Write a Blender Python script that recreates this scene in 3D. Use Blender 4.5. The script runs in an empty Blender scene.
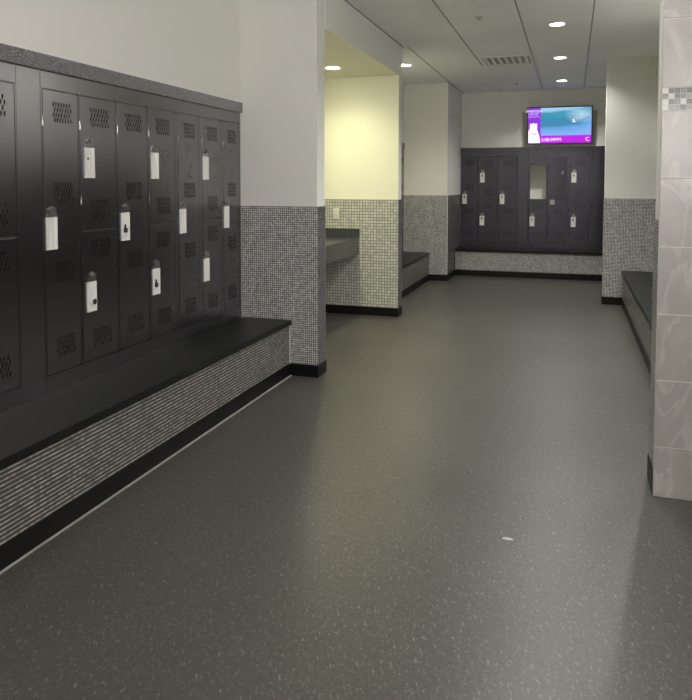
import bpy, bmesh, math, random
from mathutils import Vector, Matrix
random.seed(7)
S = bpy.context.scene
COL = S.collection

# ------------------------------------------------------------------ layout (metres)
XL, XB, XS = -2.505, -2.09, -1.858        # locker face, bench riser, end of the left stub walls
XM = -3.17                                # mirror wall behind the vanity
XP, XC, XR = -1.828, 0.3835, 0.397
XW = 1.04                                 # right-hand wall behind the right bench
Y1, Y1b = 5.084, 5.268
Y2, Y2b = 7.7256, 7.906
Y3, Y4, YB = 10.844, 12.2, 11.6
Y5, Y5b = 9.356, 9.53
YR, YRb = 3.6225, 3.864
ZC, ZS, ZM, ZBASE = 3.057, 2.7187, 1.327, 0.097
ZB = 0.44
YN = -2.0                                 # wall behind the camera
XE = 3.6                                  # far right wall of the near room

# ------------------------------------------------------------------ node helpers
def new_mat(name):
    m = bpy.data.materials.new(name); m.use_nodes = True
    nt = m.node_tree; b = nt.nodes['Principled BSDF']
    return m, nt, b
def N(nt, typ, **kw):
    n = nt.nodes.new(typ)
    for k, v in kw.items(): setattr(n, k, v)
    return n
def L(nt, a, b): nt.links.new(a, b)
def math_(nt, op, a, b=None, c=None):
    n = N(nt, 'ShaderNodeMath', operation=op)
    for i, v in enumerate((a, b, c)):
        if v is None: continue
        if isinstance(v, (int, float)): n.inputs[i].default_value = v
        else: L(nt, v, n.inputs[i])
    return n.outputs[0]
def ramp(nt, fac, stops):
    r = N(nt, 'ShaderNodeValToRGB')
    e = r.color_ramp.elements
    while len(e) < len(stops): e.new(0.5)
    for i, (p, c) in enumerate(stops):
        e[i].position = p; e[i].color = (*c, 1)
    L(nt, fac, r.inputs[0]); return r.outputs[0]
def g3(v): return (v, v, v)

def simple(name, col, rough=0.5, metal=0.0, spec=0.5, bump=None, var=0.0, vscale=3.0):
    m, nt, b = new_mat(name)
    b.inputs['Base Color'].default_value = (*col, 1)
    b.inputs['Roughness'].default_value = rough
    b.inputs['Metallic'].default_value = metal
    b.inputs['Specular IOR Level'].default_value = spec
    geo = N(nt, 'ShaderNodeNewGeometry')
    if var:
        no = N(nt, 'ShaderNodeTexNoise'); no.inputs['Scale'].default_value = vscale
        no.inputs['Detail'].default_value = 4
        L(nt, geo.outputs['Position'], no.inputs['Vector'])
        lo = tuple(c * (1 - var) for c in col); hi = tuple(min(1, c * (1 + var)) for c in col)
        L(nt, ramp(nt, no.outputs['Fac'], [(0.3, lo), (0.7, hi)]), b.inputs['Base Color'])
    if bump:
        no = N(nt, 'ShaderNodeTexNoise'); no.inputs['Scale'].default_value = bump[0]
        no.inputs['Detail'].default_value = 3
        L(nt, geo.outputs['Position'], no.inputs['Vector'])
        bp = N(nt, 'ShaderNodeBump'); bp.inputs['Strength'].default_value = bump[1]
        bp.inputs['Distance'].default_value = 0.002
        L(nt, no.outputs['Fac'], bp.inputs['Height']); L(nt, bp.outputs[0], b.inputs['Normal'])
    return m

def mosaic(name, p, lo, hi, grout, g=0.13, rough=0.22, gv=None):
    m, nt, b = new_mat(name)
    geo = N(nt, 'ShaderNodeNewGeometry')
    sp = N(nt, 'ShaderNodeSeparateXYZ'); L(nt, geo.outputs['Position'], sp.inputs[0])
    sn = N(nt, 'ShaderNodeSeparateXYZ'); L(nt, geo.outputs['True Normal'], sn.inputs[0])
    isx = math_(nt, 'GREATER_THAN', math_(nt, 'ABSOLUTE', sn.outputs[0]), 0.5)
    mx = N(nt, 'ShaderNodeMix'); L(nt, isx, mx.inputs[0]); L(nt, sp.outputs[0], mx.inputs[2]); L(nt, sp.outputs[1], mx.inputs[3])
    u = math_(nt, 'DIVIDE', mx.outputs[0], p); v = math_(nt, 'DIVIDE', sp.outputs[2], p)
    def line(t, g):
        f = math_(nt, 'FRACT', t)
        return math_(nt, 'LESS_THAN', math_(nt, 'MINIMUM', f, math_(nt, 'SUBTRACT', 1.0, f)), g)
    gr = math_(nt, 'MAXIMUM', line(u, g if gv is None else gv), line(v, g))
    cell = N(nt, 'ShaderNodeCombineXYZ')
    L(nt, math_(nt, 'FLOOR', u), cell.inputs[0]); L(nt, math_(nt, 'FLOOR', v), cell.inputs[1])
    wn = N(nt, 'ShaderNodeTexWhiteNoise', noise_dimensions='2D'); L(nt, cell.outputs[0], wn.inputs['Vector'])
    no = N(nt, 'ShaderNodeTexNoise'); no.inputs['Scale'].default_value = 14; no.inputs['Detail'].default_value = 2
    L(nt, geo.outputs['Position'], no.inputs['Vector'])
    t = math_(nt, 'ADD', math_(nt, 'MULTIPLY', wn.outputs['Value'], 0.65), math_(nt, 'MULTIPLY', no.outputs['Fac'], 0.35))
    tc = ramp(nt, t, [(0.1, lo), (0.85, hi)])
    mc = N(nt, 'ShaderNodeMix', data_type='RGBA'); L(nt, gr, mc.inputs[0]); L(nt, tc, mc.inputs[6]); mc.inputs[7].default_value = (*grout, 1)
    L(nt, mc.outputs[2], b.inputs['Base Color'])
    L(nt, math_(nt, 'ADD', rough, math_(nt, 'MULTIPLY', gr, 0.5)), b.inputs['Roughness'])
    bp = N(nt, 'ShaderNodeBump'); bp.inputs['Strength'].default_value = 0.5; bp.inputs['Distance'].default_value = 0.001
    L(nt, math_(nt, 'SUBTRACT', 1.0, gr), bp.inputs['Height']); L(nt, bp.outputs[0], b.inputs['Normal'])
    return m

def floor_mat():
    m, nt, b = new_mat('speckled rubber floor')
    geo = N(nt, 'ShaderNodeNewGeometry')
    big = N(nt, 'ShaderNodeTexNoise'); big.inputs['Scale'].default_value = 1.3; big.inputs['Detail'].default_value = 3
    L(nt, geo.outputs['Position'], big.inputs['Vector'])
    fine = N(nt, 'ShaderNodeTexNoise'); fine.inputs['Scale'].default_value = 60; fine.inputs['Detail'].default_value = 5
    L(nt, geo.outputs['Position'], fine.inputs['Vector'])
    mix = math_(nt, 'ADD', math_(nt, 'MULTIPLY', big.outputs['Fac'], 0.35), math_(nt, 'MULTIPLY', fine.outputs['Fac'], 0.65))
    base = ramp(nt, mix, [(0.32, (0.036, 0.033, 0.028)), (0.68, (0.076, 0.071, 0.061))])
    cur = base
    # short pale flecks lying in two directions
    for k, (ang, scl) in enumerate(((1.15, 1.0), (1.9, 1.25), (-0.4, 0.9))):
        m0 = N(nt, 'ShaderNodeMapping'); m0.inputs['Rotation'].default_value = (0, 0, ang)
        L(nt, geo.outputs['Position'], m0.inputs['Vector'])
        mp = N(nt, 'ShaderNodeMapping'); mp.inputs['Scale'].default_value = (30 * scl, 115 * scl, 1); mp.inputs['Location'].default_value = (k * 3.3, k * 7.1, 0)
        L(nt, m0.outputs[0], mp.inputs['Vector'])
        nz = N(nt, 'ShaderNodeTexNoise', noise_dimensions='2D'); nz.inputs['Scale'].default_value = 1.0; nz.inputs['Detail'].default_value = 1
        L(nt, mp.outputs[0], nz.inputs['Vector'])
        f = N(nt, 'ShaderNodeMapRange'); f.inputs[1].default_value = 0.675; f.inputs[2].default_value = 0.80
        L(nt, nz.outputs['Fac'], f.inputs[0])
        mc = N(nt, 'ShaderNodeMix', data_type='RGBA')
        L(nt, f.outputs[0], mc.inputs[0]); L(nt, cur, mc.inputs[6])
        mc.inputs[7].default_value = ((0.19, 0.185, 0.165, 1), (0.15, 0.145, 0.13, 1), (0.03, 0.028, 0.025, 1))[k]
        cur = mc.outputs[2]
    L(nt, cur, b.inputs['Base Color'])
    b.inputs['Roughness'].default_value = 0.38
    b.inputs['Specular IOR Level'].default_value = 0.75
    bp = N(nt, 'ShaderNodeBump'); bp.inputs['Strength'].default_value = 0.25; bp.inputs['Distance'].default_value = 0.001
    L(nt, fine.outputs['Fac'], bp.inputs['Height']); L(nt, bp.outputs[0], b.inputs['Normal'])
    return m

def marble_mat():
    m, nt, b = new_mat('pale veined wall tile')
    geo = N(nt, 'ShaderNodeNewGeometry')
    off = N(nt, 'ShaderNodeVectorMath', operation='MULTIPLY_ADD')
    cb = N(nt, 'ShaderNodeCombineXYZ')
    for i, k in enumerate((7.3, 2.1, 13.7)): L(nt, math_(nt, 'MULTIPLY', geo.outputs['Random Per Island'], k), cb.inputs[i])
    off.inputs[1].default_value = (1, 1, 1)
    L(nt, geo.outputs['Position'], off.inputs[0]); L(nt, cb.outputs[0], off.inputs[2])
    mp = N(nt, 'ShaderNodeMapping'); mp.inputs['Rotation'].default_value = (0, 0.6, 0); mp.inputs['Scale'].default_value = (3, 1, 1.3)
    L(nt, off.outputs[0], mp.inputs['Vector'])
    no = N(nt, 'ShaderNodeTexNoise'); no.inputs['Scale'].default_value = 1.7; no.inputs['Detail'].default_value = 6; no.inputs['Distortion'].default_value = 1.4
    L(nt, mp.outputs[0], no.inputs['Vector'])
    c = ramp(nt, no.outputs['Fac'], [(0.25, (0.25, 0.235, 0.22)), (0.46, (0.295, 0.278, 0.262)), (0.51, (0.36, 0.342, 0.325)), (0.55, (0.28, 0.264, 0.25)), (0.8, (0.315, 0.297, 0.28))])
    L(nt, c, b.inputs['Base Color']); b.inputs['Roughness'].default_value = 0.32
    return m

def checker_mat():
    m, nt, b = new_mat('grey and white glass mosaic band')
    geo = N(nt, 'ShaderNodeNewGeometry')
    c = ramp(nt, geo.outputs['Random Per Island'], [(0.0, (0.07, 0.078, 0.075)), (0.3, (0.13, 0.14, 0.135)), (0.55, (0.18, 0.19, 0.18)), (0.72, (0.48, 0.47, 0.44))])
    nt.nodes[c.node.name].color_ramp.interpolation = 'CONSTANT'
    L(nt, c, b.inputs['Base Color']); b.inputs['Roughness'].default_value = 0.15
    return m

def hammered():
    m, nt, b = new_mat('hammered charcoal metal')
    geo = N(nt, 'ShaderNodeNewGeometry')
    vo = N(nt, 'ShaderNodeTexVoronoi'); vo.inputs['Scale'].default_value = 190
    L(nt, geo.outputs['Position'], vo.inputs['Vector'])
    fl = N(nt, 'ShaderNodeTexNoise'); fl.inputs['Scale'].default_value = 170; fl.inputs['Detail'].default_value = 2
    L(nt, geo.outputs['Position'], fl.inputs['Vector'])
    L(nt, ramp(nt, fl.outputs['Fac'], [(0.42, (0.20, 0.195, 0.22)), (0.58, (0.36, 0.35, 0.39)), (0.68, (0.85, 0.85, 0.88))]), b.inputs['Base Color'])  # speckle of the coat, its palest flecks painting in sparkle
    b.inputs['Roughness'].default_value = 0.22
    b.inputs['Metallic'].default_value = 0.85
    bp = N(nt, 'ShaderNodeBump'); bp.inputs['Strength'].default_value = 0.9; bp.inputs['Distance'].default_value = 0.003
    L(nt, vo.outputs['Distance'], bp.inputs['Height']); L(nt, bp.outputs[0], b.inputs['Normal'])
    return m

def emissive(name, col, strength):
    m, nt, b = new_mat(name)
    b.inputs['Base Color'].default_value = (0, 0, 0, 1)
    b.inputs['Emission Color'].default_value = (*col, 1); b.inputs['Emission Strength'].default_value = strength
    return m

def wave_mat():
    # the surfing picture shown on the screen: lit picture, in the screen's own coordinates
    m, nt, b = new_mat('lit picture of a breaking wave')
    tc = N(nt, 'ShaderNodeTexCoord'); sp = N(nt, 'ShaderNodeSeparateXYZ'); L(nt, tc.outputs['Generated'], sp.inputs[0])
    no = N(nt, 'ShaderNodeTexNoise'); no.inputs['Scale'].default_value = 4; no.inputs['Detail'].default_value = 5
    mp = N(nt, 'ShaderNodeMapping'); mp.inputs['Scale'].default_value = (0.8, 1, 2.5); mp.inputs['Rotation'].default_value = (0, 0.25, 0)
    L(nt, tc.outputs['Generated'], mp.inputs['Vector']); L(nt, mp.outputs[0], no.inputs['Vector'])
    z = math_(nt, 'ADD', sp.outputs[2], math_(nt, 'MULTIPLY', math_(nt, 'SUBTRACT', no.outputs['Fac'], 0.5), 0.22))
    z = math_(nt, 'ADD', z, math_(nt, 'MULTIPLY', math_(nt, 'POWER', sp.outputs[0], 4.0), -0.28))
    c = ramp(nt, z, [(0.0, (0.22, 0.42, 0.85)), (0.24, (0.12, 0.36, 0.72)), (0.38, (0.04, 0.22, 0.42)), (0.62, (0.03, 0.25, 0.42)), (0.82, (0.05, 0.32, 0.48)), (0.93, (0.35, 0.6, 0.85))])
    foam = N(nt, 'ShaderNodeTexNoise'); foam.inputs['Scale'].default_value = 9; foam.inputs['Detail'].default_value = 6
    L(nt, tc.outputs['Generated'], foam.inputs['Vector'])
    dx = math_(nt, 'SUBTRACT', sp.outputs[0], 0.80); dz = math_(nt, 'SUBTRACT', sp.outputs[2], 0.74)
    r = math_(nt, 'SQRT', math_(nt, 'ADD', math_(nt, 'MULTIPLY', dx, dx), math_(nt, 'MULTIPLY', dz, dz)))
    fm = math_(nt, 'MULTIPLY', math_(nt, 'SUBTRACT', 0.34, r), math_(nt, 'MULTIPLY', foam.outputs['Fac'], 4.0))
    cl = N(nt, 'ShaderNodeClamp'); L(nt, fm, cl.inputs[0])
    mc = N(nt, 'ShaderNodeMix', data_type='RGBA'); L(nt, cl.outputs[0], mc.inputs[0]); L(nt, c, mc.inputs[6]); mc.inputs[7].default_value = (0.62, 0.85, 1.0, 1)
    b.inputs['Base Color'].default_value = (0, 0, 0, 1)
    L(nt, mc.outputs[2], b.inputs['Emission Color']); b.inputs['Emission Strength'].default_value = 0.72
    return m

M = dict(
    paint=simple('cream wall paint', (0.74, 0.735, 0.69), 0.55, bump=(160, 0.15)),
    paint_yellow=simple('pale yellow wall paint', (0.86, 0.845, 0.66), 0.55, bump=(160, 0.15)),
    ceil=simple('pale ceiling board', (0.89, 0.89, 0.89), 0.8, bump=(220, 0.25), var=0.03, vscale=1.5),
    seam=simple('ceiling seam', (0.26, 0.26, 0.25), 0.5),
    bar=simple('painted ceiling bar', (0.50, 0.50, 0.49), 0.35),
    mosaic=mosaic('small grey glass mosaic', 0.0172, (0.36, 0.36, 0.35), (0.76, 0.755, 0.745), (0.07, 0.068, 0.066), 0.15),
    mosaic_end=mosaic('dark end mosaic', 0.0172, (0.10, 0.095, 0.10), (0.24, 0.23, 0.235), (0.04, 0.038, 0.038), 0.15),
    mosaic_wide=mosaic('vanity wall mosaic', 0.033, (0.42, 0.425, 0.37), (0.66, 0.66, 0.58), (0.19, 0.19, 0.155), 0.12),
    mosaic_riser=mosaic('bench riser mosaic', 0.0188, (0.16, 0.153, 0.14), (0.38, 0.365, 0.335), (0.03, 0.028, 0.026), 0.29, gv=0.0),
    floor=floor_mat(),
    marble=marble_mat(),
    band=checker_mat(),
    grout=simple('pale grout', (0.55, 0.52, 0.48), 0.8),
    black=simple('black rubber base', (0.004, 0.004, 0.004), 0.45, spec=0.25),
    caulk=simple('grey caulk line', (0.34, 0.33, 0.31), 0.6),
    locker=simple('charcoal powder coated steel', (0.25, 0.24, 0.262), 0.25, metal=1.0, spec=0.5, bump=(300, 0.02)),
    locker_far=simple('dimmed charcoal powder coated steel', (0.080, 0.077, 0.092), 0.32, metal=0.9, bump=(300, 0.02)),  # far copy of the locker steel, weaker reflections put into its colour
    hole=simple('black slot paint', (0.006, 0.006, 0.007), 0.8, spec=0.1),  # black colour stands in for the shade inside the vent slots
    hammer=hammered(),
    bench=simple('black laminate', (0.006, 0.007, 0.006), 0.38, spec=0.25),
    stone=simple('dark grey stone', (0.05, 0.053, 0.053), 0.25, var=0.08, vscale=60),
    steel=simple('satin nickel', (0.86, 0.86, 0.83), 0.45, metal=0.3),
    chrome=simple('worn chrome', (0.30, 0.29, 0.285), 0.28, metal=0.9),
    interior=simple('pale locker interior', (0.72, 0.72, 0.66), 0.5),
    plate=simple('white plastic', (0.68, 0.67, 0.60), 0.4),
    vent=simple('white enamelled vent', (0.80, 0.80, 0.78), 0.4),
    ring=simple('white light trim', (0.75, 0.74, 0.70), 0.4),
    dark=simple('dark plastic', (0.02, 0.02, 0.025), 0.35),
    taupe=simple('taupe wall bracket paint', (0.46, 0.44, 0.38), 0.6),
    residue=simple('faint sticker residue', (0.20, 0.19, 0.20), 0.34, metal=0.9),
    mirror=simple('silvered glass', (0.88, 0.9, 0.88), 0.02, metal=1.0),
    speck=simple('pale blue scrap', (0.45, 0.52, 0.50), 0.5),
    purple=emissive('lit purple panel', (0.30, 0.03, 0.80), 0.62),
    magenta=emissive('lit magenta panel', (0.52, 0.0, 0.78), 0.72),
    white_lit=emissive('lit white graphics', (0.93, 0.88, 1.0), 0.9),
    lilac_lit=emissive('lit lilac graphics', (0.72, 0.55, 1.0), 0.7),
    ink=emissive('dark lettering on lit panel', (0.12, 0.08, 0.2), 0.5),
    wave=wave_mat(),
)

# ------------------------------------------------------------------ mesh helpers
def bx(bm, x0, x1, y0, y1, z0, z1, mi=0, bev=0.0):
    vs = [bm.verts.new((x, y, z)) for x in (x0, x1) for y in (y0, y1) for z in (z0, z1)]
    fs = []
    for q in ((0, 1, 3, 2), (4, 6, 7, 5), (0, 4, 5, 1), (2, 3, 7, 6), (0, 2, 6, 4), (1, 5, 7, 3)):
        f = bm.faces.new([vs[i] for i in q]); f.material_index = mi; fs.append(f)
    if bev:
        es = list({e for f in fs for e in f.edges})
        bmesh.ops.bevel(bm, geom=es, offset=bev, segments=2, affect='EDGES', profile=0.6)
    return fs
def cyl(bm, c, r, h, axis='Z', seg=24, mi=0, r2=None):
    rot = {'Z': Matrix.Identity(4), 'Y': Matrix.Rotation(math.pi / 2, 4, 'X'), 'X': Matrix.Rotation(math.pi / 2, 4, 'Y')}[axis]
    d = bmesh.ops.create_cone(bm, cap_ends=True, segments=seg, radius1=r, radius2=r if r2 is None else r2, depth=h,
                              matrix=Matrix.Translation(c) @ rot)
    for f in {f for v in d['verts'] for f in v.link_faces}: f.material_index = mi
def ring(bm, r0, r1, z0, z1, seg=36):
    prof = [(r0, z0), (r1, z0), (r1, z1), (r0, z1)]
    loops = []
    for i in range(seg):
        a = 2 * math.pi * i / seg
        loops.append([bm.verts.new((r * math.cos(a), r * math.sin(a), z)) for r, z in prof])
    for i in range(seg):
        A, B = loops[i], loops[(i + 1) % seg]
        for k in range(4): bm.faces.new((A[k], B[k], B[(k + 1) % 4], A[(k + 1) % 4]))
def mesh(name, bm, mats, bevel=0.0):
    bmesh.ops.recalc_face_normals(bm, faces=bm.faces)
    me = bpy.data.meshes.new(name); bm.to_mesh(me); bm.free()
    for m in (mats if isinstance(mats, (list, tuple)) else [mats]): me.materials.append(m)
    return me
def obj(name, me, parent=None, loc=None, rot=None):
    o = bpy.data.objects.new(name, me); COL.objects.link(o)
    if parent is not None: o.parent = parent
    if loc: o.location = loc
    if rot: o.rotation_euler = rot
    return o
def box(name, b, m, parent=None, bev=0.0, loc=None):
    bm = bmesh.new(); bx(bm, *b, bev=bev)
    return obj(name, mesh(name, bm, m), parent, loc)
def struct(name, o):
    o.name = name; o['kind'] = 'structure'; return o
def sbox(name, b, m, bev=0.0): return struct(name, box(name, b, m, bev=bev))
def tag(o, label, cat, group=None):
    o['label'] = label; o['category'] = cat
    if group: o['group'] = group
    return o
def thing(name, label, cat, loc=(0, 0, 0), rz=0.0, group=None):
    o = bpy.data.objects.new(name, None); COL.objects.link(o); o.location = loc; o.rotation_euler = (0, 0, rz)
    o.empty_display_size = 0.1
    return tag(o, label, cat, group)
def text_mesh(name, body, size, m, depth=0.0006, width=None):
    cu = bpy.data.curves.new(name, 'FONT'); cu.body = body; cu.size = size; cu.extrude = depth
    cu.align_x = 'CENTER'; cu.align_y = 'CENTER'
    t = bpy.data.objects.new(name, cu); COL.objects.link(t)
    dg = bpy.context.evaluated_depsgraph_get(); dg.update()
    me = bpy.data.meshes.new_from_object(t.evaluated_get(dg))
    bpy.data.objects.remove(t)
    me.transform(Matrix.Rotation(math.pi / 2, 4, 'X'))       # now reads in the XZ plane, facing -Y
    for ax in (0, 2):
        q = [v.co[ax] for v in me.vertices]; o_ = (min(q) + max(q)) / 2
        me.transform(Matrix.Translation((-o_, 0, 0) if ax == 0 else (0, 0, -o_)))
    if width:
        xs = [v.co.x for v in me.vertices]; w = max(xs) - min(xs)
        me.transform(Matrix.Scale(width / w, 4, (1, 0, 0)))
    me.materials.clear(); me.materials.append(m)
    return me

# ------------------------------------------------------------------ room shell
sbox('floor', (-3.3, XE + 0.1, YN - 0.1, 12.75, -0.1, 0), M['floor'])
sbox('ceiling', (-3.3, XE + 0.1, YN - 0.1, 12.75, ZC, ZC + 0.1), M['ceil'])
sbox('ceiling_bulkhead', (XM, XS, Y1b, Y2, ZS + 0.003, ZC), M['paint'])
sbox('ceiling_vanity', (XM, XS - 0.0005, Y1b, Y2, ZS, ZS + 0.003), M['paint_yellow'])
# long wall over / beside the left locker recess
sbox('wall_left', (-3.05, XL - 0.002, YN, 2.36, ZB + 0.001, ZC), M['paint'])
sbox('wall_left_above_lockers', (-3.05, XL - 0.004, 2.36, Y1, 2.141, ZC), M['paint'])
sbox('wall_left_behind_lockers', (-3.05, XL - 0.43, 2.36, Y1, 0, 2.141), M['paint'])

def clad_wall(name, x0, x1, y0, y1, faces, z1=ZC, mat='mosaic', base=True):
    """Painted wall with a mosaic wainscot standing 6 mm proud on the listed faces, black base under it."""
    ins = dict(x0=x0, x1=x1, y0=y0, y1=y1)
    t = 0.006
    p = [x0 + (t if '-x' in faces else 0), x1 - (t if '+x' in faces else 0),
         y0 + (t if '-y' in faces else 0), y1 - (t if '+y' in faces else 0)]
    sbox(name, (*p, 0, z1), M['paint'])
    bm = bmesh.new(); bb = bmesh.new(); q = 0.007
    X0, X1 = (x0 if '-x' in faces else x0), x1
    if '-y' in faces: bx(bm, x0, x1, y0, p[2], ZBASE, ZM)
    if '+y' in faces: bx(bm, x0, x1, p[3], y1, ZBASE, ZM)
    if '+x' in faces:
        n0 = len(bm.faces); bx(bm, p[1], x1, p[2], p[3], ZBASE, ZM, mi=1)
    if '-x' in faces: bx(bm, x0, p[0], p[2], p[3], ZBASE, ZM)
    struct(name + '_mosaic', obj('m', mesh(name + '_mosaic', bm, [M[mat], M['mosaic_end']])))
    if base:
        bx(bb, x0 - (q if '-x' in faces else 0), x1 + (q if '+x' in faces else 0),
           y0 - (q if '-y' in faces else -0.02), y1 + (q if '+y' in faces else -0.02), 0, ZBASE, bev=0.004)
        struct('baseboard_' + name[5:], obj('b', mesh('baseboard', bb, M['black'])))
    else: bb.free()

clad_wall('wall_left_stub', XM, XS, Y1, Y1b, ('-y', '+x', '+y'))
clad_wall('wall_left_vanity', XM, XS, Y2, Y2b, ('-y', '+x', '+y'), mat='mosaic_wide')
clad_wall('wall_left_pillar', -3.05, XP, Y3, 12.75, ('-y', '+x'))
clad_wall('wall_right_column', XC, XW, Y5, Y5b, ('-y', '-x', '+y'))
sbox('wall_left_vanity_paint', (XM, XS - 0.001, Y2 + 0.0035, Y2 + 0.0065, ZM, ZS), M['paint_yellow'])
sbox('wall_vanity_mirror_side', (XM - 0.1, XM, Y1b, Y2, 0, ZS), M['paint_yellow'])
sbox('wall_left_bench_alcove', (-3.05, -2.52 - 0.004, Y2b, Y3, 2.141, ZC), M['paint'])
sbox('wall_left_behind_alcove_lockers', (-3.05, -2.95, Y2b, Y3, 0, 2.141), M['paint'])
sbox('wall_back', (XP, XW + 0.1, Y4, 12.75, 2.125, ZC), M['paint'])
sbox('wall_back_behind_lockers', (XP, XW + 0.1, Y4 + 0.45, 12.75, 0, 2.125), M['paint'])
clad_wall('wall_right', XW, XW + 0.15, YRb, 12.2, ('-x',), base=False)
sbox('wall_right_reflection_panel', (XW - 0.02, XW, YRb + 0.01, Y5 - 0.01, 0.436, 1.85), M['locker_far'])  # unseen, added in place of lockers to darken the near lockers' reflections
# near right stub faced with big tiles
sbox('wall_right_near', (XR + 0.006, XE, YR + 0.010, YRb, 0, ZC), M['paint'])
bm = bmesh.new(); bx(bm, XR, XR + 0.006, YR + 0.012, YRb, ZBASE, ZM)
struct('wall_right_near_mosaic', obj('m', mesh('wall_right_near_mosaic', bm, M['mosaic'])))
sbox('baseboard_right_near', (XR - 0.006, XR + 0.006, YR + 0.012, YRb + 0.004, 0, ZBASE + 0.02), M['black'], bev=0.002)
sbox('wall_front', (-3.05, XE, YN - 0.1, YN, 0, ZC), M['paint'])
sbox('wall_front_reflection_panel', (-2.5, XE - 0.01, YN, YN + 0.02, 0.001, 1.62), M['locker_far'])  # unseen dark sheet added to dim what the end lockers mirror
sbox('wall_right_far', (XE, XE + 0.1, YN, YR + 0.2, 0, ZC), M['paint'])

# big wall tiles (own mesh: joints are real gaps over a grout bed)
bm = bmesh.new(); bx(bm, XR, XE, YR + 0.004, YR + 0.010, 0, ZC)
struct('wall_right_near_grout', obj('g', mesh('wall_grout', bm, M['grout'])))
rows = [(0.0, 0.244), (0.244, 0.567), (0.567, 0.885), (0.885, 1.206), (1.206, 1.527), (1.527, 1.849), (1.951, 2.272), (2.272, 2.594), (2.594, 2.916), (2.916, ZC)]
bm = bmesh.new()
for i, (a, b_) in enumerate(rows):
    x = XR - (0.32 if i % 2 else 0.0)
    while x < XE:
        xa, xb = max(x, XR), min(x + 0.64, XE)
        if xb - xa > 0.02:
            bx(bm, xa + (0.0025 if xa > XR else 0), xb - 0.0025, YR, YR + 0.006, a + 0.0025, b_ - 0.0025, bev=0.0012)
        x += 0.64
struct('wall_right_near_tiles', obj('t', mesh('wall_tiles', bm, M['marble'])))
bm = bmesh.new(); n = 0
while XR + n * 0.0255 < XE - 0.03:
    for k in range(4):
        bx(bm, XR + n * 0.0255 + 0.001, XR + (n + 1) * 0.0255 - 0.001, YR + 0.0005, YR + 0.006, 1.849 + k * 0.0255 + 0.001, 1.849 + (k + 1) * 0.0255 - 0.001)
    n += 1
struct('trim_1', obj('band', mesh('mosaic_band', bm, M['band'])))
# slim pale edge profile where tile meets paint, metal corner beads on the pillars
sbox('trim_2', (XR - 0.003, XR + 0.003, YR + 0.001, YR + 0.011, 0, ZC), M['caulk'])
sbox('trim_3', (XP - 0.004, XP + 0.004, Y3 - 0.004, Y3 + 0.004, ZBASE, ZM), M['ring'])
sbox('trim_4', (XL - 0.002, XL + 0.005, Y1 - 0.006, Y1, ZB, 1.327), M['caulk'])

# ceiling seams and bars running down the corridor
for i, x in enumerate((-1.80, -1.1475, -0.485, 0.157)):
    y0, y1 = (Y2b if i == 0 else YN), (Y4 if i in (0,) else (9.45 if i == 1 else 8.6))
    sbox('ceiling_seam', (x - 0.006, x + 0.006, y0, y1, ZC - 0.003, ZC + 0.004), M['seam'])
for x in (-0.485, 0.157):
    sbox('ceiling_bar', (x - 0.012, x + 0.012, 8.62, 11.9, ZC - 0.010, ZC + 0.002), M['bar'])
sbox('ceiling_seam', (XS + 0.0, XS + 0.012, Y1b, Y2b, ZC - 0.004, ZC + 0.002), M['seam'])
# grey floor caulk along the near bench
sbox('trim_5', (XB + 0.009, XB + 0.020, YN, Y1 - 0.008, 0, 0.004), M['caulk'])

# ------------------------------------------------------------------ lockers
W0 = 0.003
ZD0, ZD1, ZTOP, ZSPLIT = 0.53, 1.972, 2.062, 1.248
DEPTH = 0.41
def louver_mesh(w):
    bm = bmesh.new(); n = 7; pitch = w / (n + 0.5)
    for r in range(4):
        for c in range(n):
            x = -w / 2 + (c + 0.25 + (0.5 if r % 2 else 0)) * pitch; z = 0.052 - r * 0.026
            # slot: black plate painting in its dark depth, leaning slightly, with a pressed lip on its left
            vs = [(x, -0.0006, z - 0.022), (x + 0.0075, -0.0006, z - 0.022), (x + 0.0105, -0.0006, z), (x + 0.003, -0.0006, z)]
            a = [bm.verts.new(v) for v in vs]; b2 = [bm.verts.new((v[0], 0.001, v[2])) for v in vs]
            bm.faces.new(a)
            for k in range(4): bm.faces.new((a[k], a[(k + 1) % 4], b2[(k + 1) % 4], b2[k]))
    return mesh('louver_vent', bm, [M['hole'], M['locker']])
LOUVER = {}
def cup_mesh():
    # recessed handle cup: bright rails, hollow back, open under the latch
    bm = bmesh.new(); w, h, d = 0.078, 0.165, 0.008
    bx(bm, 0, 0.013, -d, 0, 0, h, bev=0.002); bx(bm, w - 0.013, w, -d, 0, 0, h, bev=0.002)
    bx(bm, 0.012, w - 0.012, -d, 0, 0, 0.012, bev=0.002)
    bx(bm, 0.012, w - 0.012, -0.002, 0, 0.01, h)
    bx(bm, w * 0.5 - 0.006, w * 0.5 + 0.006, -0.004, -0.001, 0.012, h - 0.012)
    return mesh('latch_cup', bm, M['steel'])
CUP = cup_mesh()
def hook_mesh():
    bm = bmesh.new()
    bx(bm, 0.010, 0.076, -0.004, 0, -0.012, 0.006, bev=0.001)
    bx(bm, 0.022, 0.064, -0.016, -0.002, 0.004, 0.012, bev=0.002)
    cyl(bm, (0.043, -0.012, 0.024), 0.012, 0.016, 'Y', 20)
    cyl(bm, (0.043, -0.004, 0.024), 0.019, 0.004, 'Y', 20)
    bx(bm, 0.018, 0.026, -0.008, 0, 0.018, 0.034, bev=0.001); bx(bm, 0.060, 0.068, -0.008, 0, 0.018, 0.034, bev=0.001)
    return mesh('latch_hook', bm, M['chrome'])
HOOK = hook_mesh()
bm = bmesh.new(); cyl(bm, (0, -0.010, 0), 0.024, 0.014, 'Y', 24); cyl(bm, (0, -0.019, 0), 0.015, 0.006, 'Y', 18, mi=1)
bx(bm, -0.004, 0.004, -0.024, -0.02, -0.013, 0.013, mi=1)
KEYCYL = mesh('key_cylinder', bm, [M['steel'], M['dark']])
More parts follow.
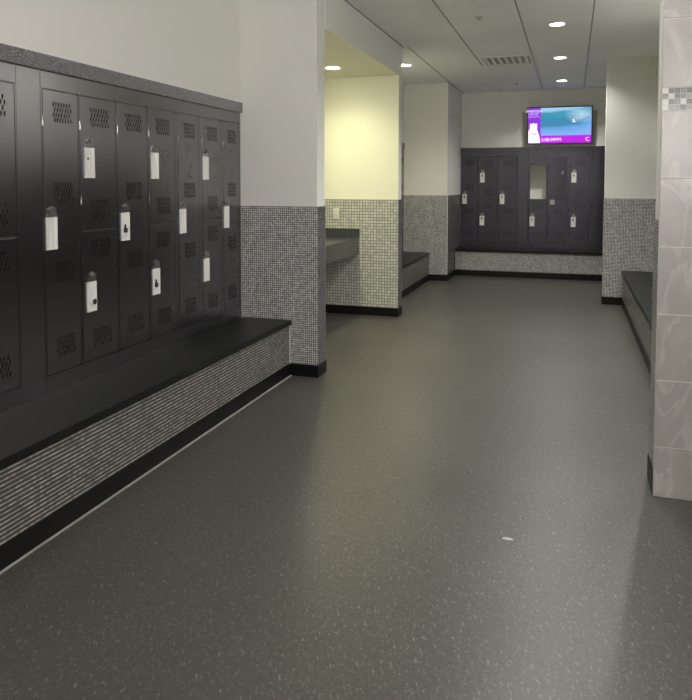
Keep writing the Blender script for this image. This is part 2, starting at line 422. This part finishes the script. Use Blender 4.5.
bm = bmesh.new(); bx(bm, -0.010, 0.010, -0.016, 0, -0.014, 0.014, bev=0.002); bx(bm, -0.003, 0.004, -0.010, 0, 0.012, 0.034)
KEYTAB = mesh('key_tab', bm, M['dark'])
bm = bmesh.new(); cyl(bm, (0, -0.003, 0), 0.006, 0.004, 'Y', 12)
KEYHOLE = mesh('keyhole', bm, M['dark'])
bm = bmesh.new(); cyl(bm, (0, 0, 0), 0.003, 0.045, 'Z', 10); HINGE = mesh('hinge', bm, M['locker'])
GLYPH = {'P': text_mesh('sticker_residue', 'P', 0.14, M['residue']),
         'F': text_mesh('sticker_residue', 'F', 0.12, M['residue']),
         'R': text_mesh('sticker_residue', 'R', 0.13, M['residue']),
         'f': text_mesh('sticker_residue', '\u00a3', 0.13, M['residue'])}
PANEL = {}
def panel_mesh(w, h, far=False):
    k = (round(w, 4), round(h, 4), far)
    if k not in PANEL:
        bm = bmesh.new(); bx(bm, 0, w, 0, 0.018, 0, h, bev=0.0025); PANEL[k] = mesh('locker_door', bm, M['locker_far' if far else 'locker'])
    return PANEL[k]
FRAME = {}
def frame_mesh(pw, d0, w, split, ztop, kick, shade_boards, far=False):
    key = (round(pw, 4), round(d0, 4), round(w, 4), split, ztop, kick, shade_boards, far)
    if key in FRAME: return FRAME[key]
    bm = bmesh.new(); t = 0.002
    z0, z1 = ZB, ztop
    bx(bm, 0, t, 0.004, DEPTH, z0, z1, mi=1); bx(bm, pw - t, pw, 0.004, DEPTH, z0, z1, mi=1)
    bx(bm, t, pw - t, DEPTH - t, DEPTH, z0, z1, mi=1)
    bx(bm, t, pw - t, 0.012, DEPTH - t, ZD1 + 0.004, ZD1 + 0.006, mi=1); bx(bm, t, pw - t, 0.012, DEPTH - t, ZD0 - 0.006, ZD0 - 0.004, mi=1)
    if split: bx(bm, t, pw - t, 0.024, DEPTH - t, ZSPLIT - 0.003, ZSPLIT + 0.003, mi=1)
    if shade_boards:  # dark boards put in for the shaded edge of the opening
        bx(bm, t, pw - t, 0.012, 0.018, 1.845, ZD1 + 0.003)
        bx(bm, t, d0 + 0.022, 0.012, 0.018, ZSPLIT, 1.85); bx(bm, d0 + w - 0.014, pw - t, 0.012, 0.018, ZSPLIT, 1.85)
    g = 0.0035
    def st(a, b, c, d):
        if b - a > 0.001: bx(bm, a, b, 0.0, 0.012, c, d)
    st(0.0005, d0 - g, z0, z1); st(d0 + w + g, pw - 0.0005, z0, z1)
    st(d0 - g, d0 + w + g, ZD1 + g, z1)
    if kick: st(d0 - g, d0 + w + g, z0, ZD0 - g)
    if split: bx(bm, d0 - g, d0 + w + g, 0.020, 0.024, ZSPLIT - 0.008, ZSPLIT + 0.008)
    # dark strips behind the door gaps so the seams read
    bx(bm, max(0.0021, d0 - 0.012), d0 - g + 0.001, 0.012, 0.022, ZD0, ZD1); bx(bm, d0 + w + g - 0.001, max(d0 + w + g, min(pw - 0.0005, d0 + w + 0.008)), 0.012, 0.022, ZD0, ZD1)
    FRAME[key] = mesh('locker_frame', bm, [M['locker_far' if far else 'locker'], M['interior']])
    return FRAME[key]

def latch(door, z, key=None, lx=0.022):
    obj('latch_cup', CUP, door, (lx, 0, z))
    obj('latch_hook', HOOK, door, (lx, 0, z + 0.178))
    if key == 'cyl': obj('key_cylinder', KEYCYL, door, (lx + 0.043, 0, z + 0.055))
    if key == 'tab': obj('key_tab', KEYTAB, door, (lx + 0.034, 0, z + 0.062))
    if key == 'hole': obj('keyhole', KEYHOLE, door, (lx + 0.022, -0.004, z + 0.105))
    if key == 'slot': obj('key_tab', KEYTAB, door, (lx + 0.036, 0, z + 0.115))

def locker(label, origin, rz, pw, d0, w, double, ztop=ZTOP, keys=(None, None), lx=0.022, lmat=0, glyphs=(), group=None, open_top=False, detail=True, hooks=True):
    t = thing('locker', label, 'locker', origin, rz, group)
    obj('locker_frame', frame_mesh(pw, d0, w, double, ztop, True, open_top, lmat), t)
    k = round(w, 3)
    if k not in LOUVER: LOUVER[k] = louver_mesh(w * 0.58)
    def door(z0, z1, vents, lz, key):
        d = obj('locker_door', panel_mesh(w, z1 - z0, lmat), t, (d0, -0.001, z0))
        for vz in vents: obj('louver_vent', LOUVER[k], d, (w * 0.54, 0.0, vz - z0))
        latch(d, lz - z0, key, lx)
        for hz in (z0 + 0.16, z1 - 0.16): obj('hinge', HINGE, d, (0.0 if False else -0.001, -0.001, hz - z0))
        return d
    if double:
        lo = door(ZD0, ZSPLIT - 0.0035, (1.14, 0.645), 0.80, keys[1])
        hi = door(ZSPLIT + 0.0035, ZD1, (1.862, 1.36), 1.532, keys[0])
        doors = [hi, lo]
    else:
        doors = [door(ZD0, ZD1, (1.862, 1.455, 1.045, 0.66), 1.167, keys[0])]
    for ch, gx, gz in glyphs:
        o = obj('sticker_residue', GLYPH[ch], doors[0], (gx, -0.0004, gz - doors[0].location.z))
    if open_top:
        hi = doors[0]
        hi.location = (d0 + w + 0.002, -0.004, hi.location.z)
        hi.rotation_euler = (0, 0, 0)
        # swung right round its hinge: inside face towards the room
        hi.location = (d0 + 2 * w + 0.004, -0.030, hi.location.z)
        hi.rotation_euler = (0, 0, math.pi - math.radians(-6))
        bm = bmesh.new(); bx(bm, 0.02, w - 0.02, 0.018, 0.022, 0.04, 0.68, bev=0.001)
        obj('stiffening_pan', mesh('stiffening_pan', bm, M['locker_far']), hi)
        bm = bmesh.new(); bx(bm, 0.05, 0.065, 0.018, 0.032, 0.42, 0.47, bev=0.001)
        obj('inner_catch', mesh('inner_catch', bm, M['steel']), hi)
    return t

RZ = math.pi / 2
GB = 'tall lockers over the near left bench'
# (label, panel start y, panel end y, door y0, door y1, double, keys, glyphs)
near = [
 ('charcoal two-tier locker at the very left edge, cut off by the picture', 2.38, 2.712, 2.41, 2.70, True, (None, None), ()),
 ('charcoal full-height locker just right of the wide blank panel', 2.874, 3.153, 2.887, 3.146, False, (None, None), ()),
 ('charcoal two-tier locker whose lower latch has a round key cylinder', 3.153, 3.477, 3.164, 3.468, True, ('hole', 'cyl'), ()),
 ('charcoal full-height locker whose single latch holds a small black key tab', 3.477, 3.793, 3.488, 3.784, False, ('tab', None), ()),
 ('charcoal two-tier locker with a black key tab in its lower latch', 3.793, 4.118, 3.806, 4.100, True, (None, 'tab'), (('P', 0.20, 1.66), ('f', 0.20, 1.50))),
 ('charcoal full-height locker with the clearest faint letter P under its top vent', 4.118, 4.440, 4.146, 4.418, False, (None, None), (('P', 0.13, 1.73), ('f', 0.145, 1.59))),
 ('charcoal two-tier locker second from the mosaic pillar, faint letters beside its upper latch', 4.440, 4.762, 4.468, 4.742, True, (None, None), (('R', 0.20, 1.68), ('f', 0.20, 1.53))),
 ('charcoal full-height locker in the corner against the mosaic pillar', 4.762, 5.076, 4.786, 5.044, False, (None, None), (('F', 0.13, 1.72), ('f', 0.145, 1.56))),
]
LX = {2.38: .03, 2.874: .004, 3.153: .031, 3.477: .022, 3.793: .020, 4.118: .008, 4.44: .004, 4.762: .000}
for lab, a, b_, d0, d1, dbl, ks, gl in near:
    locker(lab, (XL, a, 0), RZ, b_ - a, d0 - a, d1 - d0, dbl, keys=ks, glyphs=gl, group=GB, lx=LX[round(a, 3)])
tag(box('filler_panel', (XL - 0.018, XL, 2.7135, 2.8725, ZB, ZTOP), M['locker'], bev=0.001),
    'wide blank charcoal panel between the first two near left lockers', 'panel')
tag(box('locker_cornice', (XL - 0.004, XL + 0.018, 2.36, Y1, ZTOP, 2.141), M['hammer'], bev=0.003),
    'hammered charcoal metal trim strip running along the top of the near lockers', 'trim')

# far bank
GF = 'lockers across the end wall'
far = [
 ('full-height locker in the left corner of the end wall', -1.826, -1.541, -1.845 + 0.022 + 0.0, None, False, ('slot', None)),
]
def far_locker(label, a, b_, dx0, dx1, dbl, ks, open_top=False):
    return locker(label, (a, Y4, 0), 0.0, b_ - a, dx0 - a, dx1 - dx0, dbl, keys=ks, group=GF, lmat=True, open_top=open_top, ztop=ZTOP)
far_locker('dark full-height locker in the left corner of the end wall', -1.826, -1.536, -1.822, -1.548, False, ('slot', None))
far_locker('dark two-tier locker second from the left on the end wall', -1.536, -1.206, -1.522, -1.222, True, ('slot', 'slot'))
far_locker('dark full-height locker left of the blank panel on the end wall', -1.206, -0.876, -1.188, -0.890, False, ('slot', None))
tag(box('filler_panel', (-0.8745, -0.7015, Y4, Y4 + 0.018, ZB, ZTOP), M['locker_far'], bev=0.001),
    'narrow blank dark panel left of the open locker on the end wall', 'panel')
far_locker('dark two-tier locker with its upper door standing open and pale interior showing', -0.70, -0.385, -0.692, -0.396, True, (None, 'slot'), True)
far_locker('dark full-height locker partly covered by the open door beside it', -0.385, -0.055, -0.370, -0.070, False, (None, None))
far_locker('dark two-tier locker under the right half of the television', -0.055, 0.290, -0.034, 0.270, True, ('slot', 'slot'))
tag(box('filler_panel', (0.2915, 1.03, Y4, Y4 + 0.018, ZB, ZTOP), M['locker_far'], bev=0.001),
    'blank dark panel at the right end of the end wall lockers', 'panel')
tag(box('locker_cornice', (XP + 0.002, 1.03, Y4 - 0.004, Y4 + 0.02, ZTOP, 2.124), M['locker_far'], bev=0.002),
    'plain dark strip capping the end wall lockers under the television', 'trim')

# one sliver of lockers beyond the vanity wall
ys = [Y2b + 0.01 + i * 0.3262 for i in range(9)]
words = ['nearest the vanity wall', 'second from the vanity wall', 'third from the vanity wall', 'fourth from the vanity wall', 'in the middle of the row',
         'fourth from the far pillar', 'third from the far pillar', 'second from the far pillar', 'in the corner, edge showing']
for i, y in enumerate(ys):
    if i < 6: continue
    locker('dark locker over the middle left bench, ' + words[i], (-2.52, y, 0), RZ, 0.3255, 0.016, 0.294, i % 2 == 1, group='lockers over the middle left bench')
sbox('wall_left_alcove_infill', (-2.95, -2.524, Y2b, ys[6] - 0.003, ZB + 0.001, 2.141), M['paint'])
tag(box('locker_cornice', (-2.524, -2.505, ys[6], Y3 - 0.004, ZTOP, 2.141), M['hammer'], bev=0.003),
    'dark metal trim strip over the lockers beside the far pillar', 'trim')

# ------------------------------------------------------------------ benches
def bench(label, x0, x1, y0, y1, front, ztop=ZB, seams=(), group=None, ends=()):
    """front: '+x', '-x' or '-y' is the side you sit on."""
    cx, cy = (x0 + x1) / 2, (y0 + y1) / 2
    t = thing('bench', label, 'bench', (cx, cy, 0), 0, group)
    def P(name, b, m, bev=0.0): return box(name, (b[0] - cx, b[1] - cx, b[2] - cy, b[3] - cy, b[4], b[5]), m, t, bev)
    o = 0.018
    top = [x0, x1, y0, y1]; base = [x0, x1, y0, y1]; core = [x0, x1, y0, y1]
    if front == '+x': top[1] += o; base[1] += 0.007; core[1] -= 0.006; face = (x1 - 0.006, x1, y0, y1)
    if front == '-x': top[0] -= o; base[0] -= 0.007; core[0] += 0.006; face = (x0, x0 + 0.006, y0, y1)
    if front == '-y': top[2] -= o; base[2] -= 0.007; core[2] += 0.006; face = (x0, x1, y0, y0 + 0.006)
    P('bench_core', (*core, ZBASE, ztop - 0.040), M['bench'])
    P('riser_mosaic', (*face, ZBASE, ztop - 0.040), M['mosaic' if front == '-y' else 'mosaic_riser'])  # end riser's stronger light put in by the brighter mosaic
    P('seat_top', (*top, ztop - 0.040, ztop), M['bench'], 0.003)
    P('kick_base', (*base, 0, ZBASE), M['black'], 0.003)
    for s in seams:
        if front == '-y': P('joint_strip', (s - 0.002, s + 0.002, y0 - 0.001, y0, ZBASE, ztop - 0.04), M['caulk'])
    if 'end' in ends: P('corner_bead', (x1 - 0.004, x1 + 0.004, y1 - 0.008, y1, ZBASE, ztop - 0.04), M['ring'])
    return t
bench('long black-topped bench with mosaic riser below the near left lockers', XL - 0.42, XB, YN + 0.002, Y1 - 0.002, '+x', ends=('end',))
bench('black-topped mosaic bench beyond the lit vanity wall on the left', -2.94, -2.115, Y2b + 0.002, Y3 - 0.010, '+x')
bench('low mosaic bench with dark top across the end wall', XP + 0.009, 1.03, YB, Y4 + 0.43, '-y', seams=(-1.47,))
bench('grey-topped bench along the right side behind the pale tiled wall', 0.6155, XW - 0.001, YRb + 0.012, Y5 - 0.010, '-x', ztop=0.435)

# ------------------------------------------------------------------ vanity
v = thing('vanity_counter', 'dark grey stone vanity counter in the yellow-lit alcove', 'counter', (-2.74, 6.48, 0))
def VP(name, b, m, bev=0.0): return box(name, (b[0] + 2.74, b[1] + 2.74, b[2] - 6.48, b[3] - 6.48, b[4], b[5]), m, v, bev)
VP('counter_top', (XM + 0.001, -2.318, Y1b + 0.002, Y2 - 0.001, 0.862, 0.890), M['stone'], 0.003)
VP('support_panel', (XM + 0.001, -2.45, Y1b + 0.002, Y1b + 0.022, 0.0, 0.862), M['stone'])
VP('apron', (-2.345, -2.323, Y1b + 0.002, Y2 - 0.001, 0.700, 0.862), M['stone'])
VP('side_splash', (XM + 0.022, -2.312, Y2 - 0.018, Y2 - 0.001, 0.890, 0.990), M['stone'], 0.002)
VP('back_splash', (XM + 0.001, XM + 0.020, Y1b + 0.002, Y2 - 0.019, 0.890, 0.990), M['stone'], 0.002)
mi = box('mirror', (XM, XM + 0.006, 5.45, 7.60, 1.02, 2.17), M['mirror'])
tag(mi, 'frameless wall mirror above the vanity counter', 'mirror')
pl = thing('dispenser_plate', 'small pale wall plate on the mosaic above the vanity counter', 'wall plate', (-2.595, Y2, 1.162))
bm = bmesh.new(); bx(bm, -0.036, 0.036, -0.008, 0, -0.062, 0.062, bev=0.003); obj('cover', mesh('cover', bm, M['plate']), pl)
bm = bmesh.new(); bx(bm, -0.020, 0.020, -0.016, -0.007, -0.02, 0.05, bev=0.003); obj('socket', mesh('socket', bm, M['plate']), pl)

# ------------------------------------------------------------------ television
tv = thing('television', 'wall television showing a surfer on a breaking wave, above the end lockers', 'television', (-0.212, Y4, 2.16))
cy0 = -0.14
s_ = thing('tmp', 'x', 'x')      # tilt carrier is folded into vertex data below
bpy.data.objects.remove(s_)
T = Matrix.Translation((0, -0.135, 0.0)) @ Matrix.Rotation(math.radians(5), 4, 'X')
TW, TH = 0.512, 0.610
def TV(name, me, parent=tv):
    me.transform(T); return obj(name, me, parent)
bm = bmesh.new()
vs = [(-0.600, 0.0, 0.545), (0.590, 0.0, 0.545), (0.550, 0.0, -0.03), (-0.550, 0.0, -0.03)]
f_ = [bm.verts.new((x, -0.002, z)) for x, y, z in vs]; k_ = [bm.verts.new((x, -0.05, z)) for x, y, z in vs]
bm.faces.new(f_); bm.faces.new(list(reversed(k_)))
for i in range(4): bm.faces.new((f_[i], k_[i], k_[(i + 1) % 4], f_[(i + 1) % 4]))
obj('mount_panel', mesh('mount_panel', bm, M['taupe']), tv)
bm = bmesh.new(); bx(bm, -0.1, 0.1, -0.11, -0.05, 0.15, 0.4, bev=0.004); obj('bracket', mesh('bracket', bm, M['dark']), tv)
bm = bmesh.new(); bx(bm, -TW, TW, 0, 0.045, 0, TH, bev=0.004); casing = TV('casing', mesh('casing', bm, M['dark']))
i_ = 0.020; sw = -TW + 0.218; bz = 0.142
def flat(name, x0, x1, z0, z1, m, lift, parent=tv):
    bm = bmesh.new(); bx(bm, x0, x1, -lift, -lift + 0.0012, z0, z1); return TV(name, mesh(name, bm, m), parent)
scr = flat('screen', -TW + i_, TW - i_, i_, TH - i_, M['purple'], 0.001)
flat('picture', sw, TW - i_, bz, TH - i_, M['wave'], 0.002, scr)
flat('banner', sw, TW - i_, i_, bz, M['magenta'], 0.002, scr)
# pale card on the side bar (torn-edge figure shape)
bm = bmesh.new()
pts = [(-0.488, 0.022), (-0.300, 0.022), (-0.310, 0.11), (-0.335, 0.20), (-0.350, 0.24), (-0.352, 0.345), (-0.375, 0.335), (-0.405, 0.35), (-0.435, 0.335), (-0.462, 0.345), (-0.466, 0.26), (-0.488, 0.22)]
a = [bm.verts.new((x, -0.004, z)) for x, z in pts]; b2 = [bm.verts.new((x, -0.002, z)) for x, z in pts]
bm.faces.new(a)
for i in range(len(a)): bm.faces.new((a[i], a[(i + 1) % len(a)], b2[(i + 1) % len(a)], b2[i]))
bmesh.ops.triangulate(bm, faces=[f for f in bm.faces if len(f.verts) > 4])
TV('side_card', mesh('side_card', bm, M['white_lit']), scr)
def tvtext(body, x, z, size, width, m):
    me = text_mesh('screen_lettering', body, size, m); me.transform(Matrix.Translation((x, -0.0035, z))); TV('screen_lettering', me, scr)
tvtext('BYNATION', -0.405, 0.540, 0.050, 0.085, M['white_lit'])
tvtext('100187', -0.405, 0.495, 0.060, 0.15, M['lilac_lit'])
tvtext('(ACTIVITY)', -0.405, 0.445, 0.040, 0.15, M['lilac_lit'])
me = text_mesh('screen_lettering', '97F', 0.055, M['ink']); me.transform(Matrix.Translation((-0.395, -0.006, 0.165))); TV('screen_lettering', me, scr)
tvtext('5:08:09PM', -0.125, 0.075, 0.075, 0.21, M['white_lit'])
tvtext('C', 0.435, 0.075, 0.09, 0.05, M['white_lit'])
# surfer and board
bm = bmesh.new()
bx(bm, 0.195, 0.250, -0.0045, -0.003, 0.350, 0.360, bev=0.0005)
bx(bm, 0.214, 0.224, -0.0045, -0.003, 0.36, 0.400); bx(bm, 0.196, 0.224, -0.0045, -0.003, 0.384, 0.391); bx(bm, 0.222, 0.232, -0.0045, -0.003, 0.363, 0.385)
TV('surfer_image', mesh('surfer_image', bm, M['white_lit']), scr)

# ------------------------------------------------------------------ ceiling fittings
def lamp_light(parent, name, energy, col, angle, blend, r=0.06, z=-0.02):
    ld = bpy.data.lights.new(name, 'SPOT'); ld.energy = energy; ld.color = col; ld.spot_size = math.radians(angle); ld.spot_blend = blend
    ld.shadow_soft_size = r
    lo = bpy.data.objects.new(name, ld); COL.objects.link(lo); lo.parent = parent; lo.location = (0, 0, z)
bm = bmesh.new(); ring(bm, 0.072, 0.098, -0.006, 0.0); RINGM = mesh('trim_ring', bm, M['ring'])
def downlight(label, x, y, z, lens, energy, col, angle=140, blend=0.6, group='round recessed downlights in the ceiling'):
    t = thing('downlight', label, 'ceiling light', (x, y, z), 0, group)
    obj('trim_ring', RINGM, t); obj('lens', lens, t)
    lamp_light(t, 'bulb', energy, col, angle, blend)
def lens_mesh(name, col, s):
    bm = bmesh.new(); cyl(bm, (0, 0, -0.002), 0.073, 0.004, 'Z', 36); return mesh('lens', bm, emissive(name, col, s))
LW = lens_mesh('white lamp lens', (1.0, 0.98, 0.90), 9)
LY = lens_mesh('warm lamp lens', (1.0, 0.96, 0.72), 45)
CW = (1.0, 0.985, 0.93); CY = (1.0, 0.96, 0.66); CN = (1.0, 0.985, 0.94)
EC = 72
downlight('farthest centre downlight, just above the television', -0.17, 11.12, ZC, LW, EC, CW)
downlight('middle one of the three centre downlights', -0.165, 9.12, ZC, LW, EC, CW)
downlight('nearest of the three centre downlights in view', -0.164, 7.22, ZC, LW, EC, CW)
downlight('centre downlight just above the top of the picture', -0.164, 5.27, ZC, LW, EC, CN)
downlight('centre downlight over the near lockers, above the picture', -0.164, 3.3, ZC, LW, 30, CN)
downlight('centre downlight above the camera', -0.164, 1.35, ZC, LW, 30, CN)
downlight('added downlight over the near right area beside the tiled wall', 1.7, 1.2, ZC, LW, 25, CN)  # unseen lamp added to lift the near room
downlight('nearer added downlight over the right bench, hidden behind the pale tiled wall', 0.80, 4.7, ZC, LW, 70, CW)  # this and the next are unseen lamps added to brighten the upper right wall
downlight('farther added downlight over the right bench, hidden behind the pale tiled wall', 0.84, 6.6, ZC, LW, 80, CW)
downlight('downlight in the vanity alcove ceiling next to the yellow wall', -2.40, 7.035, ZS, LY, 48, CY, 150, 1.0)
downlight('downlight in the vanity alcove hidden behind the near pillar', -2.40, 5.93, ZS, LY, 48, CY, 150, 1.0)
downlight('downlight above the middle left bench, peeking past the alcove corner', -2.10, 9.08, ZC, LY, 60, CY)

def fill_bar(label, x, y, rz, strength):
    # unseen bar added to brighten the near walls: back plate, glowing bar, two end caps
    t = thing('fill_bar', label, 'fill light', (x, y, 1.95), rz, 'added fill bars on the near room walls')
    bm = bmesh.new(); bx(bm, -0.80, 0.80, -0.03, 0, -0.05, 0.05, bev=0.004); obj('back_plate', mesh('back_plate', bm, M['ring']), t)
    bm = bmesh.new(); cyl(bm, (0, -0.075, 0), 0.05, 1.5, 'X', 24); obj('glow_bar', mesh('glow_bar', bm, emissive('added fill glow', (1.0, 0.965, 0.93), strength)), t)
    bm = bmesh.new(); bx(bm, -0.80, 0.80, -0.26, 0, -0.066, -0.058, bev=0.002); bx(bm, -0.80, 0.80, -0.262, -0.257, -0.066, -0.045); obj('shade_shelf', mesh('shade_shelf', bm, M['ring']), t)  # bottom plate shaped to keep the added fill off the floor
    for x_ in (-0.765, 0.765):
        bm = bmesh.new(); cyl(bm, (x_, -0.075, 0), 0.056, 0.03, 'X', 24); bx(bm, x_ - 0.012, x_ + 0.012, -0.06, -0.029, -0.02, 0.02)
        obj('end_cap', mesh('end_cap', bm, M['chrome']), t)
fill_bar('added opal fill bar on the wall behind the camera', 0.9, YN, math.pi, 165)
fill_bar('added opal fill bar on the right wall of the near room', XE, 0.9, -math.pi / 2, 90)

g = thing('ceiling_vent', 'white louvred air vent in the ceiling left of the downlights', 'ceiling vent', (-0.795, 9.105, ZC))
bm = bmesh.new()
for b_ in ((-0.30, 0.30, -0.30, -0.275), (-0.30, 0.30, 0.275, 0.30), (-0.30, -0.275, -0.275, 0.275), (0.275, 0.30, -0.275, 0.275)):
    bx(bm, *b_, -0.010, -0.001)
obj('vent_frame', mesh('vent_frame', bm, M['vent']), g)
bm = bmesh.new(); bx(bm, -0.274, 0.274, -0.274, 0.274, -0.0025, -0.0008); obj('backing', mesh('backing', bm, M['taupe']), g)
bm = bmesh.new()
for k in range(7):
    x = -0.24 + k * 0.08
    vs = [(x - 0.030, -0.003), (x + 0.012, -0.020), (x + 0.016, -0.018), (x - 0.026, -0.001)]
    A = [bm.verts.new((p, -0.274, q)) for p, q in vs]; B = [bm.verts.new((p, 0.274, q)) for p, q in vs]
    bm.faces.new(A); bm.faces.new(list(reversed(B)))
    for i in range(4): bm.faces.new((A[i], A[(i + 1) % 4], B[(i + 1) % 4], B[i]))
obj('slats', mesh('slats', bm, M['vent']), g)

def sprinkler(label, x, y, s=1.0):
    t = thing('sprinkler', label, 'sprinkler', (x, y, ZC), 0)
    bm = bmesh.new(); cyl(bm, (0, 0, -0.004), 0.035 * s, 0.008, 'Z', 24); obj('escutcheon', mesh('escutcheon', bm, M['bar']), t)
    bm = bmesh.new(); cyl(bm, (0, 0, -0.014), 0.008, 0.02, 'Z', 12); cyl(bm, (0, 0, -0.025), 0.016, 0.003, 'Z', 16); obj('head', mesh('head', bm, M['taupe']), t)
sprinkler('sprinkler head in the ceiling nearest the camera', -0.85, 6.706)
sprinkler('sprinkler head in the ceiling above the left of the television', -0.838, 11.19)
sprinkler('small sprinkler head close to the end wall ceiling corner', -1.158, 11.90)

al = thing('alarm_device', 'small white alarm fitting high on the far left pillar', 'alarm', (XP - 0.008, 11.52, 2.57))
bm = bmesh.new(); bx(bm, 0, 0.022, -0.055, 0.055, -0.075, 0.075, bev=0.004); obj('base', mesh('base', bm, M['plate']), al)
bm = bmesh.new(); cyl(bm, (0.040, -0.015, 0.025), 0.026, 0.04, 'X', 20, r2=0.018); obj('strobe', mesh('strobe', bm, M['plate']), al)
bm = bmesh.new(); bx(bm, 0.02, 0.05, -0.03, 0.01, -0.07, -0.03, bev=0.004); obj('horn', mesh('horn', bm, M['steel']), al)

# ------------------------------------------------------------------ scrap on the floor
bm = bmesh.new()
pts = [(-0.022, -0.006), (0.0, -0.011), (0.021, -0.004), (0.018, 0.006), (-0.004, 0.010), (-0.020, 0.005)]
a = [bm.verts.new((x, y, 0.0022)) for x, y in pts]; b2 = [bm.verts.new((x * 1.05, y * 1.05, 0.0)) for x, y in pts]
bm.faces.new(a); bm.faces.new(list(reversed(b2)))
for i in range(6): bm.faces.new((a[i], b2[i], b2[(i + 1) % 6], a[(i + 1) % 6]))
tag(obj('paper_scrap', mesh('paper_scrap', bm, M['speck']), loc=(-0.235, 2.987, 0.0)), 'tiny pale scrap lying in the middle of the floor', 'scrap')

# ------------------------------------------------------------------ world, camera, view
w = bpy.data.worlds.new('World'); S.world = w; w.use_nodes = True
w.node_tree.nodes['Background'].inputs[0].default_value = (0.02, 0.02, 0.02, 1)
f, yaw, pitch, roll, cyy, cxx = 704.676, 0.311, 0.0484, 0.0012, 218.3966, 345.289
s, c = math.sin, math.cos
fw = Vector((-s(yaw) * c(pitch), c(yaw) * c(pitch), -s(pitch))); rt = Vector((c(yaw), s(yaw), 0)); up = rt.cross(fw)
r2 = c(roll) * rt + s(roll) * up; u2 = -s(roll) * rt + c(roll) * up
cd = bpy.data.cameras.new('camera'); cam = bpy.data.objects.new('camera', cd); COL.objects.link(cam)
mat = Matrix((r2, u2, -fw)).transposed().to_4x4(); mat.translation = Vector((0, 0, 1.5)); cam.matrix_world = mat
cd.sensor_fit = 'HORIZONTAL'; cd.sensor_width = 36; cd.lens = 36 * f / 692
cd.shift_x = (346 - cxx) / 692; cd.shift_y = (cyy - 350) / 692; cd.clip_start = 0.05
S.camera = cam
S.view_settings.view_transform = 'Standard'; S.view_settings.look = 'None'
S.view_settings.gamma = 1; S.view_settings.exposure = 0.55; S.view_settings.use_curve_mapping = False
S.cycles.max_bounces = 10; S.cycles.diffuse_bounces = 9; S.cycles.glossy_bounces = 4
S.cycles.use_denoising = True
S.cycles.blur_glossy = 0.5
S.cycles.sample_clamp_indirect = 6
